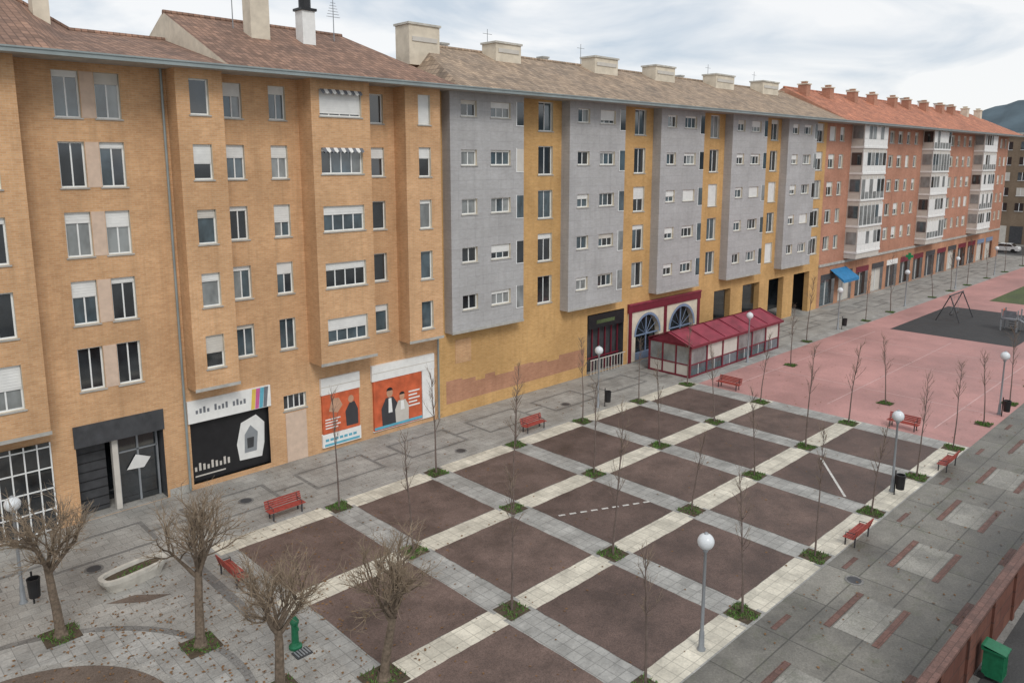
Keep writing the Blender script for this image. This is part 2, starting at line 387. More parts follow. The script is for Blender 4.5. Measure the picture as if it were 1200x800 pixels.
def eave(parent, x0, x1, k='gutter', yfr=31.4):
    e = MB()
    e.box(x0, x1, yfr+.07, YF+.1, TOP, TOP+.1, 'concrete')
    e.box(x0, x1, yfr-.12, yfr+.06, TOP-.04, TOP+.17, k)
    e.box(x0, x1, yfr-.16, yfr-.121, TOP+.11, TOP+.17, k)
    e.obj('eave_gutter', parent)
EZ = TOP+.16
def roofstrip(mb, pts, k, ye=31.35):
    for a, b in zip(pts[:-1], pts[1:]):
        mb.poly([(a[0], ye, EZ), (b[0], ye, EZ), (b[1], b[3], b[2]), (a[1], a[3], a[2])], k)
        yb = 2*38-ye
        mb.poly([(a[1], a[3], a[2]), (b[1], b[3], b[2]), (b[0], yb, EZ), (a[0], yb, EZ)], k)
        mb.tube([(a[1], a[3], a[2]), (b[1], b[3], b[2])], [.12, .12], k, 6)
r = MB()
roofstrip(r, [(-14, -14, 21.4, 38), (7.8, 7.8, 21.35, 38), (10.2, 10.2, 20.1, 38), (14.2, 14.2, 20.1, 38)], 'roof_b')
roofstrip(r, [(14.2, 14.2, 21.35, 38), (26.45, 23.7, 21.3, 38)], 'roof_b')
r.poly([(26.45, 31.35, EZ), (26.45, 44.65, EZ), (23.7, 38, 21.3)], 'roof_b')
r.poly([(14.2, 31.35, EZ), (14.2, 38, 20.1), (14.2, 38, 21.35)], 'cream')
r.poly([(14.2, 44.6, EZ), (14.2, 38, 20.1), (14.2, 38, 21.35)], 'cream')
r.obj('roof', B1)
eave(B1, -14, 26.5)
bk = MB(); bk.poly([(-14, 44.6, 0), (26.4, 44.6, 0), (26.4, 44.6, EZ), (-14, 44.6, EZ)], 'brick_o'); bk.poly([(-14, YF, 0), (-14, 44.6, 0), (-14, 44.6, EZ), (-14, YF, EZ)], 'brick_o')
bk.obj('rear_walls', B1)
def chimney(mb, x, y, w, d, z0, z1, k='cream', cap='concrete', slots=True):
    mb.box(x-w/2, x+w/2, y-d/2, y+d/2, z0, z1, k)
    mb.box(x-w/2-.08, x+w/2+.08, y-d/2-.08, y+d/2+.08, z1, z1+.12, cap)
    if slots:
        n = max(1, int(w/.7))
        for i in range(n):
            xc = x-w/2+w*(i+.5)/n
            mb.box(xc-.2, xc+.2, y-.25, y+.25, z1+.12, z1+.3, k)
            mb.box(xc-.25, xc+.25, y-.3, y+.3, z1+.3, z1+.36, cap)
c = MB()
chimney(c, 17.8, 36, .95, .8, 19.8, 23.0)
chimney(c, 20.4, 36, .7, .7, 19.8, 21.9, 'white', 'black', False)
c.tube_z(20.4, 36, [(.0, 22.6), (.3, 22.5), (.3, 22.05), (.25, 21.95)], 'black', 12)
chimney(c, 8.9, 37, .6, .6, 20, 22.4)
for (ax, az) in ((17.0, 23.3), (22.5, 22.9), (4, 23)):
    c.tube([(ax, 36.8, 20), (ax, 36.8, az)], [.03, .02], 'pole', 5)
    for i in range(6): c.tube([(ax-.4+.05*i, 36.8, az-.9+.14*i), (ax+.4-.05*i, 36.8, az-.9+.14*i)], [.013, .013], 'pole', 4)
c.obj('chimneys', B1)

# ================= grey bay building
B2 = empty('grey_bay_apartment_building')
wm, wn = MB(), MB()
BX = [26.85, 36.5, 46.2, 55.9, 65.3]; BW = 5.6; YG = 32.6
wl = []
for i, bx in enumerate(BX):
    gx = bx+BW+2.6
    for z in FZ:
        if gx < 73.2: wl.append((gx, z+.1, 1.3, 1.75, 1, R.choice([0, 0, 0, .2, .5, 1]), R.choice(['g2', 'g1', 'g2'])))
        else: wl.append((73.1, z+.1, 1.4, 1.75, 1, None, None))
ops = [op(*w[:4]) for w in wl]
gops = [(39.3, 43.3, .05, 4.2), (43.8, 53.0, .05, 4.3)]
port = [(55.3, 57.9), (59.9, 62.8), (64.5, 67.3), (69.3, 72.6)]
gops += [(a, b, .0, 4.0) for a, b in port]
wall(wm, 26.4, 74.5, 0, TOP, YF, ops+gops, 'brick_y')
for w, o in zip(wl, ops): window_fill(wn, *o, YF, mull=w[4], sh=w[5], glass=w[6])
for bx in BX:
    ws = []
    for z in FZ:
        ws.append((bx+1.35, z+.25, 1.15, .85, 1, None, None)); ws.append((bx+3.75, z+.25, 1.55, .85, 2, None, None))
    bay(wm, wn, bx, bx+BW, 4.95, YG, 'greypanel', ws)
    for z in FZ:
        wn.box(bx+BW-.6, bx+BW-.04, YG-.03, YG-.004, z-.55, z+.75, R.choice(['g2', 'g3', 'g1', 'shutter_b']))
        wn.box(bx+BW-.65, bx+BW-.602, YG-.04, YG-.004, z-.6, z+.8, 'frame'); wn.box(bx+BW-.6, bx+BW-.04, YG-.038, YG-.004, z-.6, z-.552, 'frame')
wm.obj('walls', B2); wn.obj('windows', B2)
g = MB()
g.box(39.3, 43.3, YF+.5, YF+.55, .05, 4.2, 'darkpanel')
for x in (39.3, 43.3): g.poly([(x, YF, .05), (x, YF+.5, .05), (x, YF+.5, 4.2), (x, YF, 4.2)], 'darkpanel')
g.box(39.35, 43.25, YF-.06, YF+.2, 3.2, 4.15, 'black')
g.box(40.2, 42.2, YF-.068, YF-.058, 3.5, 3.75, 'lawn')
for i in range(6): g.box(39.5+i*.7, 39.56+i*.7, YF+.3, YF+.4, .05, 3.2, 'maroon')
g.box(39.35, 43.2, YF+.28, YF+.42, 1.0, 1.06, 'maroon')
for i in range(12): g.box(39.4+i*.32, 39.44+i*.32, YF-.3, YF-.26, .02, 1.05, 'shutter_b')
g.box(39.35, 43.2, YF-.31, YF-.25, 1.05, 1.1, 'shutter_b')
g.box(43.8, 53.0, YF+.35, YF+.4, .05, 4.3, 'g1')
g.box(43.7, 53.1, YF-.16, YF+.2, 3.75, 4.3, 'maroon')
g.box(43.7, 53.1, YF-.22, YF+.2, 4.301, 4.4, 'maroonroof')
def arch(xc, w, hs, k, y0, y1, x0, x1, z1):
    r_ = w/2; n = 14
    pts = [(xc+r_*math.cos(math.pi*i/n), hs+r_*math.sin(math.pi*i/n)) for i in range(n+1)]
    for a, b in zip(pts[:-1], pts[1:]):
        g.poly([(a[0], y0, a[1]), (a[0], y0, z1), (b[0], y0, z1), (b[0], y0, b[1])], k)
        g.poly([(a[0], y0, a[1]), (a[0], y1, a[1]), (b[0], y1, b[1]), (b[0], y0, b[1])], k)
        a2 = (xc+(a[0]-xc)*1.13, hs+(a[1]-hs)*1.13); b2 = (xc+(b[0]-xc)*1.13, hs+(b[1]-hs)*1.13)
        g.poly([(a[0], y0-.03, a[1]), (b[0], y0-.03, b[1]), (b2[0], y0-.03, b2[1]), (a2[0], y0-.03, a2[1])], 'bluegrey')
    g.box(x0, xc-r_, y0, y1, .05, z1, k); g.box(xc+r_, x1, y0, y1, .05, z1, k)
    g.box(xc-.035, xc+.035, y0+.12, y0+.2, .05, hs+r_*.95, 'bluegrey')
    g.box(xc-r_, xc+r_, y0+.1, y0+.22, hs-.04, hs+.04, 'bluegrey')
    g.box(xc-r_, xc+r_, y0+.08, y0+.25, .05, .6, 'bluegrey')
    for s_ in (1, 2, 4, 5):
        t = math.pi*s_/6; g.tube([(xc, y0+.15, hs), (xc+r_*math.cos(t), y0+.15, hs+r_*math.sin(t))], [.02, .02], 'bluegrey', 4)
arch(46.1, 2.9, 1.9, 'cream', YF-.08, YF+.3, 43.8, 48.3, 3.75)
arch(50.6, 3.2, 1.8, 'cream', YF-.08, YF+.3, 48.301, 53.0, 3.75)
for x in (43.95, 48.3, 52.85): g.box(x-.16, x+.16, YF-.15, YF-.082, .05, 3.75, 'maroon')
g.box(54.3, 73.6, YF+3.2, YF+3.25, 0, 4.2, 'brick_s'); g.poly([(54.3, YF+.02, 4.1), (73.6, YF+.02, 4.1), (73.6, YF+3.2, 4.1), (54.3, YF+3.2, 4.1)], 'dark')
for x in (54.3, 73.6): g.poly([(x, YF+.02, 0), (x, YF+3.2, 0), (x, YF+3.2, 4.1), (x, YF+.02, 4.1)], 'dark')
for a, b in port:
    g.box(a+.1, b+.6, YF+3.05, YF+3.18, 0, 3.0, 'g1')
    for x in (a, b): g.box(x-.002 if x == b else x-.3, x+.3 if x == b else x+.002, YF+.01, YF+.5, 0, 4.05, 'brick_y')
pts = [(26.9, YF-.006, .7), (39.0, YF-.006, .75)]
top = []; x = 39.0
while x > 26.9:
    top.append((x, YF-.006, 1.95+R.choice([-.25, -.1, 0, .0, .12]))); x -= R.uniform(.4, 1.3); top.append((max(x, 26.9), YF-.006, top[-1][2]))
g.poly(pts+top, 'brick_s')
g.box(27.6, 28.8, YF-.02, YF+.0, 3.0, 4.4, 'brick_o')
g.obj('ground_floor_fronts', B2)
eave(B2, 26.5, 74.5)
r = MB(); roofstrip(r, [(26.5, 29.2, 21.4, 38), (74.5, 74.5, 21.4, 38)], 'roof_t')
r.poly([(26.5, 31.35, EZ), (29.2, 38, 21.4), (26.5, 44.65, EZ)], 'roof_t')
r.obj('roof', B2)
c = MB()
for x, w in ((28.3, 2.2), (35.0, 2.2), (44.8, 2.6), (52.1, 2.6), (61.0, 3.0), (69.1, 3.0)):
    chimney(c, x, 37.2, w, 1.3, 20.0, 21.85 if x > 30 else 22.2, 'cream', 'stone', False)
    c.box(x-w/2+.2, x+w/2-.2, 36.5, 36.549, 21.3, 21.55, 'shutter_b')
for x in (31.5, 40.6, 57.5, 65.5):
    chimney(c, x, 38.9, .5, .5, 20.6, 21.7, 'white', 'concrete', False)
    c.tube([(x+3, 38, 21), (x+3, 38, 22.9)], [.025, .02], 'pole', 5); c.tube([(x+2.6, 38, 22.6), (x+3.4, 38, 22.6)], [.015, .015], 'pole', 4)
c.obj('chimneys', B2)
bk = MB(); bk.poly([(26.4, 44.6, 0), (74.5, 44.6, 0), (74.5, 44.6, EZ), (26.4, 44.6, EZ)], 'brick_y'); bk.obj('rear_walls', B2)

# ================= red brick building
B3 = empty('red_brick_apartment_building')
wm, wn = MB(), MB()
wl = []
bays3 = [(80.3, 86.3), (100.8, 106.8), (121, 127)]
xs = [75.8, 78.0, 88.6, 91.1, 93.6, 96.1, 98.6, 109.3, 111.8, 114.3, 116.8, 119.2, 129.3, 131.8, 134.2, 136.5]
for x in xs:
    w = 1.35 if int(x) % 2 else 1.0
    for z in FZ: wl.append((x, z+.1, w, 1.35, 1, None, None))
ops = [op(*w[:4]) for w in wl]
sh3 = []; x = 75.2
while x < 134.5:
    sh3.append((x, x+3.3, .05, 3.3)); x += 4.3
wall(wm, 74.5, 138, 4.2, TOP, YF, ops, 'brick_r')
wall(wm, 74.5, 138, 0, 4.2, YF-.004, sh3, 'brick_s')
wm.box(74.5, 138, YF-.12, YF-.008, 4.15, 4.4, 'concrete')
for w, o in zip(wl, ops): window_fill(wn, *o, YF, mull=w[4], sh=w[5], glass=w[6])
for i, s_ in enumerate(sh3):
    wn.box(s_[0], s_[1], YF+.3, YF+.34, .05, 3.3, R.choice(['g1', 'g2', 'shutter_b', 'darkpanel']))
    wn.box(s_[0], s_[1], YF-.05, YF+.1, 2.7, 3.3, R.choice(['white', 'darkpanel', 'bluegrey', 'maroon', 'darkpanel']))
    wn.box(s_[0]+1.6, s_[0]+1.66, YF+.2, YF+.29, .05, 2.7, 'frame')
for a, b in bays3:
    wm.box(a, b, YF-1.25, YF-.006, 4.6, TOP, 'shutter_b')
    for z in FZ:
        wn.box(a-.05, b+.05, YF-1.36, YF-.01, z-1.25, z-1.05, 'white')
        wn.box(a+.02, b-.02, YF-1.3, YF-1.255, z-1.05, z-.35, 'white' if R.random() < .6 else 'g3')
        n = 6
        for i in range(n):
            xa = a+(b-a)*i/n; xb = a+(b-a)*(i+1)/n
            wn.box(xa+.04, xb-.04, YF-1.29, YF-1.256, z-.33, z+.95, R.choice(['g1', 'g2', 'g3', 'g3', 'shutter', 'shutter']))
            wn.box(xa-.04, xa+.04, YF-1.32, YF-1.252, z-1.05, z+1.2, 'frame')
        wn.box(a-.045, a-.005, YF-1.15, YF-.15, z-.3, z+.95, R.choice(['g1', 'g2', 'g3']))
        wn.box(b-.04, b+.04, YF-1.32, YF-1.252, z-1.05, z+1.2, 'frame')
wm.poly([(138, YF, 0), (138, 44.6, 0), (138, 44.6, EZ), (138, YF, EZ)], 'brick_r')
wm.obj('walls', B3); wn.obj('windows', B3)
eave(B3, 74.5, 138.4)
r = MB(); roofstrip(r, [(74.5, 74.5, 21.9, 38), (138.4, 133, 21.9, 38)], 'roof_o')
r.poly([(138.4, 31.35, EZ), (138.4, 44.6, EZ), (133, 38, 21.9)], 'roof_o'); r.poly([(74.5, 31.35, EZ), (74.5, 44.6, EZ), (74.5, 38, 21.9)], 'brick_r'); r.obj('roof', B3)
c = MB(); x = 76
while x < 134:
    chimney(c, x, 36.6, .9, .9, 20.6, 22.1, R.choice(['brick_r', 'cream', 'brick_r']), 'cream')
    if R.random() < .5: chimney(c, x+1.8, 37.6, .6, .6, 21.2, 22.4, 'white', 'concrete', False)
    x += R.choice([4.6, 5.4, 6.2])
c.obj('chimneys', B3)
a = MB(); a.poly([(77.2, YF-1.5, 2.75), (81.0, YF-1.5, 2.75), (81.0, YF-.06, 3.7), (77.2, YF-.06, 3.7)], 'blue')
a.poly([(77.2, YF-1.5, 2.45), (81.0, YF-1.5, 2.45), (81.0, YF-1.5, 2.75), (77.2, YF-1.5, 2.75)], 'blue')
for x in (77.2, 81.0): a.poly([(x, YF-1.5, 2.5), (x, YF-1.5, 2.75), (x, YF-.06, 3.7)], 'blue')
a.obj('blue_awning', B3)
ph = MB(); ph.box(97.2, 97.3, YF-1.2, YF-.4, 3.3, 3.6, 'greensign'); ph.box(97.19, 97.31, YF-.95, YF-.65, 3.05, 3.85, 'greensign'); ph.box(97.23, 97.27, YF-.42, YF, 3.42, 3.48, 'pole')
ph.obj('pharmacy_cross_sign', B3)

# ================= far building across the street end
B4 = empty('brown_brick_apartment_block')
f = MB(); X4 = 160
f.box(X4, X4+14, -10, 42, 0, 19.2, 'farbrick'); f.box(X4-.4, X4+14.4, -10.4, 42.4, 19.2, 19.6, 'concrete')
f.box(X4+3, X4+7, 24, 28, 19.6, 21.0, 'farbrick')
for j in range(20):
    y = -8+j*2.55
    for z in FZ:
        f.box(X4-.06, X4-.01, y, y+1.3, z-.5, z+.9, R.choice(['g1', 'g2', 'shutter_b', 'g1']))
        f.box(X4-.1, X4-.061, y+.61, y+.69, z-.5, z+.9, 'frame')
        f.box(X4-.1, X4-.061, y-.05, y+1.35, z-.58, z-.5, 'frame')
    f.box(X4-.05, X4-.01, y-.3, y+1.7, .1, 3.2, R.choice(['darkpanel', 'g1', 'shutter_b']))
f.obj('walls_and_windows', B4)

# ---------------------------------------------------------------- ground
def sheet(name, x0, x1, y0, y1, z, k):
    m = MB(); m.poly([(x0, y0, z), (x1, y0, z), (x1, y1, z), (x0, y1, z)], k); return m.obj(name)
sheet('ground', -1500, 2500, -1500, 1500, 0, 'ground')
sheet('sidewalk', -20, 139, 27.9, YF+3.5, .004, 'side')
sheet('left_square_paving', -20, 10.6, 5.6, 27.9, .004, 'side')
sheet('promenade_paving', 10.6, 150, 5.4, 10.75, .004, 'prom')
sheet('street_asphalt', -20, 150, -12, 4.95, .004, 'asph')
sheet('cross_street_asphalt', 141, 156, -60, 120, .008, 'asph')
sheet('plaza_base_paving', 10.6, 43.2, 10.75, 27.9, .006, 'grey_b')
sheet('pink_court', 43.2, 132, 10.75, 26.9, .006, 'pink')
sheet('pink_edge_paving', 43.2, 139, 26.9, 27.9, .006, 'grey_b')
sheet('playground_surface', 70, 85.5, 15, 24.5, .012, 'play')
sheet('lawn', 92, 106, 14, 22.5, .012, 'lawn')
GX = [10.8+5.27*i for i in range(7)]; GY = [11.3, 16.65, 22.0, 27.25]
cb, ct = MB(), MB()
for y in GY: cb.poly([(10.7, y-.5, .011), (43.1, y-.5, .011), (43.1, y+.5, .011), (10.7, y+.5, .011)], 'cream_b')
cb.obj('cream_paver_bands')
gb = MB()
for x in GX[1:-1]:
    for y in GY:
        gb.poly([(x-.6, y-.5, .015), (x+.6, y-.5, .015), (x+.6, y-.22, .015), (x-.6, y-.22, .015)], 'grey_b')
        gb.poly([(x-.6, y+.22, .015), (x+.6, y+.22, .015), (x+.6, y+.5, .015), (x-.6, y+.5, .015)], 'grey_b')
gb.obj('grey_paver_inserts')
for i in range(6):
    for j in range(3):
        x0, x1, y0, y1 = GX[i]+.6, GX[i+1]-.6, GY[j]+.5, GY[j+1]-.5
        # slightly worn, irregular edge
        pts = []
        for (ax, ay), (bx, by) in (((x0, y0), (x1, y0)), ((x1, y0), (x1, y1)), ((x1, y1), (x0, y1)), ((x0, y1), (x0, y0))):
            for q in range(10):
                t = q/10; pts.append((ax+(bx-ax)*t+R.uniform(-.02, .02), ay+(by-ay)*t+R.uniform(-.02, .02), .019))
        ct.poly(pts, R.choice(['tile', 'tile', 'tile2']))
ct.obj('brown_court_tiles')
mk = MB()
def line(x0, y0, x1, y1, w, k, z, n=1, gap=0):
    d = Vector((x1-x0, y1-y0)); L = d.length; d.normalize(); p = Vector((-d.y, d.x))*w/2
    for i in range(n):
        a = Vector((x0, y0))+d*(L*i/n); b = Vector((x0, y0))+d*(L*(i+1-gap)/n)
        mk.poly([(a.x-p.x, a.y-p.y, z), (b.x-p.x, b.y-p.y, z), (b.x+p.x, b.y+p.y, z), (a.x+p.x, a.y+p.y, z)], k)
line(22.2, 20.2, 26.2, 18.3, .11, 'mark', .024, 9, .4)
line(36.2, 15.4, 32.6, 12.7, .11, 'mark', .024)
for x in (50, 58, 64): line(x, 11.2, x, 26.5, .07, 'pinkline', .011)
for y in (13, 19, 25): line(45, y, 68, y, .07, 'pinkline', .0125)
for i in range(24):
    x = 12.2+i*5.27
    mk.poly([(x, 7.75, .009), (x+2.5, 7.75, .009), (x+2.5, 8.95, .009), (x, 8.95, .009)], 'promlt')
    line(x-.1, 7.6, x+2.6, 7.6, .22, 'redstrip', .013); line(x-.1, 9.1, x+2.6, 9.1, .22, 'redstrip', .013)
    line(x+2.9, 6.3, x+4.6, 6.3, .22, 'redstrip', .013); line(x+3.8, 10.2, x+4.9, 10.2, .18, 'redstrip', .013)
for i in range(26):
    x = .6+i*5.27
    for (a, b, c_, d) in ((x, 29.6, x+3.6, 29.6), (x, 31.7, x+3.6, 31.7), (x, 29.6, x, 31.7), (x+3.6, 29.6, x+3.6, 31.7)):
        e = .09
        if a == c_: line(a, b+e, c_, d-e, .18, 'greystrip', .009)
        else: line(a-e, b, c_+e, d, .18, 'greystrip', .009)
    line(x+3.7, 30.6, x+5.1, 30.6, .18, 'greystrip', .009)
mk.obj('painted_and_paved_markings')
rc = MB(); n = 64; cx, cy = 2.6, 20.2
def ring(r0, r1, z, k):
    for i in range(n):
        t0, t1 = 2*math.pi*i/n, 2*math.pi*(i+1)/n
        if r0 == 0: rc.poly([(cx, cy, z), (cx+r1*math.cos(t0), cy+r1*math.sin(t0), z), (cx+r1*math.cos(t1), cy+r1*math.sin(t1), z)], k)
        else: rc.poly([(cx+r0*math.cos(t0), cy+r0*math.sin(t0), z), (cx+r1*math.cos(t0), cy+r1*math.sin(t0), z), (cx+r1*math.cos(t1), cy+r1*math.sin(t1), z), (cx+r0*math.cos(t1), cy+r0*math.sin(t1), z)], k)
ring(0, 4.0, .012, 'sand'); ring(4.0, 4.25, .016, 'side'); ring(4.25, 5.7, .009, 'grey_b'); ring(5.7, 5.95, .013, 'greystrip')
rc.obj('round_paved_court')
ls = MB()
ls.poly([(9.6, 22, .011), (9.95, 22, .011), (9.95, 27.9, .011), (9.6, 27.9, .011)], 'greystrip')
ls.poly([(6.6, 26.3, .011), (7.5, 26.2, .011), (8.4, 25.4, .011), (7.6, 25.5, .011)], 'sand')
ls.obj('paving_strips')
mh = MB()
for x, y in ((7.0, 29.0), (24, 28.6), (33.5, 30), (13.5, 30.6), (26, 9.6)):
    mh.tube_z(x, y, [(.32, .006), (.32, .02), (.0001, .021)], 'greystrip', 20); mh.tube_z(x, y, [(.24, .0215), (.24, .024), (.0001, .0245)], 'darkpanel', 20)
mh.obj('manhole_covers')
# scattered dry leaves and litter
lf = MB()
for _ in range(2600):
    if R.random() < .6: x, y = R.gauss(8, 4), R.gauss(22, 4)
    else: x, y = R.uniform(10, 60), R.choice([R.uniform(6, 10.5), R.uniform(28, 33), R.uniform(11, 27)])
    if y > 33.1 or y < 5.5: continue
    t = R.uniform(0, 6.28); s = R.uniform(.03, .07)
    lf.poly([(x+s*math.cos(t), y+s*math.sin(t), .03), (x+s*.6*math.cos(t+1.6), y+s*.6*math.sin(t+1.6), .045), (x-s*math.cos(t), y-s*math.sin(t), .03), (x+s*.6*math.cos(t-1.6), y+s*.6*math.sin(t-1.6), .03)], 'leaf')
lf.obj('fallen_leaves')

# ---------------------------------------------------------------- hills
h = MB()
def hh(y):
    s = 1/(1+math.exp((y-268)/20))
    return 30+s*50+5*math.sin(y*.013)+3*math.sin(y*.05+1)+1.2*math.sin(y*.21)
ys = [-900+10*i for i in range(270)]
for a, b in zip(ys[:-1], ys[1:]):
    za, zb = hh(a), hh(b)
    h.poly([(780, a, -2), (780, b, -2), (860, b, zb*.6), (860, a, za*.6)], 'hill')
    h.poly([(860, a, za*.6), (860, b, zb*.6), (930, b, zb), (930, a, za)], 'hill')
    h.poly([(930, a, za), (930, b, zb), (1100, b, 0), (1100, a, 0)], 'hill')
h.obj('hills')

# ---------------------------------------------------------------- trees
def rv(s): return Vector((R.uniform(-s, s), R.uniform(-s, s), R.uniform(-s, s)))
def branch(mb, p, d, L, r0, r1, seg, jit, k, n, up=.0):
    pts = [p]; dd = d.normalized()
    for i in range(seg):
        dd = (dd+rv(jit)+Vector((0, 0, up))).normalized(); pts.append(pts[-1]+dd*L/seg)
    rad = [r0+(r1-r0)*i/seg for i in range(seg+1)]
    mb.tube(pts, rad, k, n, cap=False); return pts, dd
def rot_dir(d, ang):
    a = d.orthogonal().normalized(); a.rotate(Matrix.Rotation(R.uniform(0, 6.283), 3, d))
    return (d*math.cos(ang)+a*math.sin(ang)).normalized()
def mature(seed, H=2.0, spread=1.0):
    global R
    keep = R; R = random.Random(seed); mb = MB()
    pts, d = branch(mb, Vector((0, 0, 0)), Vector((R.uniform(-.1, .1), R.uniform(-.1, .1), 1)), H, .15, .105, 5, .06, 'bark', 9)
    mb.tube_z(0, 0, [(.25, 0), (.18, .12), (.15, .3)], 'bark', 9)
    for i in range(7):
        az = i*.95+R.uniform(-.3, .3); el = R.uniform(.75, 1.3)
        dl = Vector((math.cos(az)*math.cos(el), math.sin(az)*math.cos(el), math.sin(el)))
        p1, d1 = branch(mb, pts[-1] if i % 2 else pts[-2]+(pts[-1]-pts[-2])*.5, dl, R.uniform(.9, 1.6)*spread, .07, .035, 5, .17, 'bark', 6, .05)
        for j in range(6):
            q = p1[R.choice([2, 3, 4, 5, 5])]
            p2, d2 = branch(mb, q, rot_dir(d1, R.uniform(.3, 1.0)), R.uniform(.5, 1.05)*spread, .028, .014, 4, .24, 'bark', 5, .08)
            for l in range(6):
                q2 = p2[R.choice([1, 2, 3, 4, 4])]
                p3, d3 = branch(mb, q2, rot_dir(d2, R.uniform(.3, 1.1)), R.uniform(.3, .7), .012, .006, 3, .25, 'twig', 4, .1)
                for q_ in range(5):
                    branch(mb, p3[R.choice([1, 2, 3])], rot_dir(d3, R.uniform(.3, 1.0)), R.uniform(.15, .4), .006, .003, 2, .25, 'twig', 3, .05)
    R = keep
    return mb.mesh('bare_tree')
def young(seed, H=4.9):
    global R
    keep = R; R = random.Random(seed); mb = MB()
    pts, d = branch(mb, Vector((0, 0, 0)), Vector((R.uniform(-.04, .04), R.uniform(-.04, .04), 1)), H, .042, .008, 12, .035, 'ybark', 6, .02)
    lo = R.choice([4, 5, 6])
    for i in range(lo, 12):
        for _ in range(R.choice([2, 3, 4])):
            f_ = 1-(i-4)/9
            p1, d1 = branch(mb, pts[i]+(pts[i+1]-pts[i])*R.random(), rot_dir(Vector((0, 0, 1)), R.uniform(.3, .7)), (.3+.7*f_)*R.uniform(.6, 1.1), .011, .005, 4, .12, 'ybark', 4, .12)
            for __ in range(4): branch(mb, p1[R.choice([1, 2, 3])], rot_dir(d1, R.uniform(.3, .7)), R.uniform(.15, .4), .005, .003, 2, .15, 'twig', 3, .1)
    R = keep
    return mb.mesh('young_tree')
for i, (x, y, H, s) in enumerate(((5.05, 25.4, 2.3, 1.0), (7.98, 21.9, 2.35, 1.05), (11.1, 16.75, 2.0, 1.0), (8.75, 18.3, 2.0, .85), (1.5, 26.3, 2.1, 1.0))):
    inst('bare_tree', mature(100+i, H, s), (x, y, 0), i*1.3)
ym = [young(200+i, 4.0+.2*i) for i in range(8)]
patch = []; cnt = 0
for j, y in enumerate(GY):
    for i, x in enumerate(GX):
        if i == 0: continue
        inst('young_tree', ym[(cnt*3) % 8], (x, y, 0), R.uniform(0, 6), R.uniform(.85, 1.12)); cnt += 1
        patch.append((x, y, .45))
for x, y in ((47.7, 11.3), (53, 11.3), (58.2, 11.3), (47.7, 16.6), (52, 24.8), (60, 27.4), (72, 27.4), (78, 27.4), (90, 27.4), (96, 27.4), (102, 27.4), (110, 27.4), (118, 27.4), (127, 27.4), (66, 11.3), (74, 11.3)):
    inst('young_tree', ym[(cnt*3) % 8], (x, y, 0), R.uniform(0, 6), R.uniform(.85, 1.12)); cnt += 1
    patch.append((x, y, .4))
patch += [(5.05, 25.4, .5), (7.98, 21.9, .5), (11.1, 16.75, .55), (8.75, 18.3, .5)]
gm = MB(); gs = MB()
for (x, y, s) in patch:
    gs.poly([(x-s, y-s, .026), (x+s, y-s, .026), (x+s, y+s, .026), (x-s, y+s, .026)], 'soil')
    a0 = R.uniform(0, 6); dens = R.choice([260, 420, 520])
    for _ in range(dens):
        u_, v_ = R.uniform(-s, s), R.uniform(-s, s)
        if math.hypot(u_, v_) > s*(1.0+.3*math.sin(3*math.atan2(v_, u_)+a0)): continue
        px, py_ = x+u_*1.08, y+v_*1.08; t = R.uniform(0, 6.28); hgt = R.uniform(.04, .14); w = R.uniform(.012, .03)
        gm.poly([(px-w*math.cos(t), py_-w*math.sin(t), .02), (px+w*math.cos(t), py_+w*math.sin(t), .02), (px+R.uniform(-.07, .07), py_+R.uniform(-.07, .07), hgt)], 'grass')
gm.obj('grass'); gs.obj('tree_pit_soil')

# ---------------------------------------------------------------- street furniture
def lamp():
    m = MB()
    m.tube_z(0, 0, [(.13, 0), (.13, .05), (.09, .12), (.075, .6), (.055, .65), (.042, 3.15), (.07, 3.18), (.09, 3.24), (.05, 3.28)], 'pole', 12)
    m.tube_z(0, 0, [(.05, 3.26)]+[(.25*math.sin(math.pi*i/10), 3.5-.25*math.cos(math.pi*i/10)) for i in range(1, 10)]+[(.04, 3.75)], 'globe', 18)
    m.tube_z(0, 0, [(.07, 3.74), (.05, 3.78), (.001, 3.8)], 'pole', 10)
    me = m.mesh('street_lamp'); me.polygons.foreach_set('use_smooth', [True]*len(me.polygons)); return me
lm = lamp()
for x, y in ((18.75, 11.2), (34.7, 11.5), (50.3, 11.2), (66.2, 11.2), (82, 11.2), (34.5, 28.3), (50.5, 27.4), (66.4, 27.6), (82.4, 27.6), (98.3, 27.6), (114, 27.6), (4.65, 28.3)):
    inst('street_lamp', lm, (x, y, 0))
def bin_():
    m = MB()
    m.tube([(0, 0, 0), (0, 0, 1.15)], [.03, .03], 'black', 8)
    m.tube_z(.0, -.22, [(.001, .35), (.17, .35), (.2, .95), (.21, .97), (.21, 1.0), (.17, 1.0), (.16, .8), (.001, .8)], 'black', 16)
    m.tube([(0, 0, .9), (0, -.05, .9)], [.03, .03], 'black', 6)
    return m.mesh('litter_bin')
bm_ = bin_()
for x, y in ((34.9, 28.1), (34.4, 11.3), (4.9, 28.0), (50.0, 11.0), (66.8, 27.4)): inst('litter_bin', bm_, (x, y, 0))
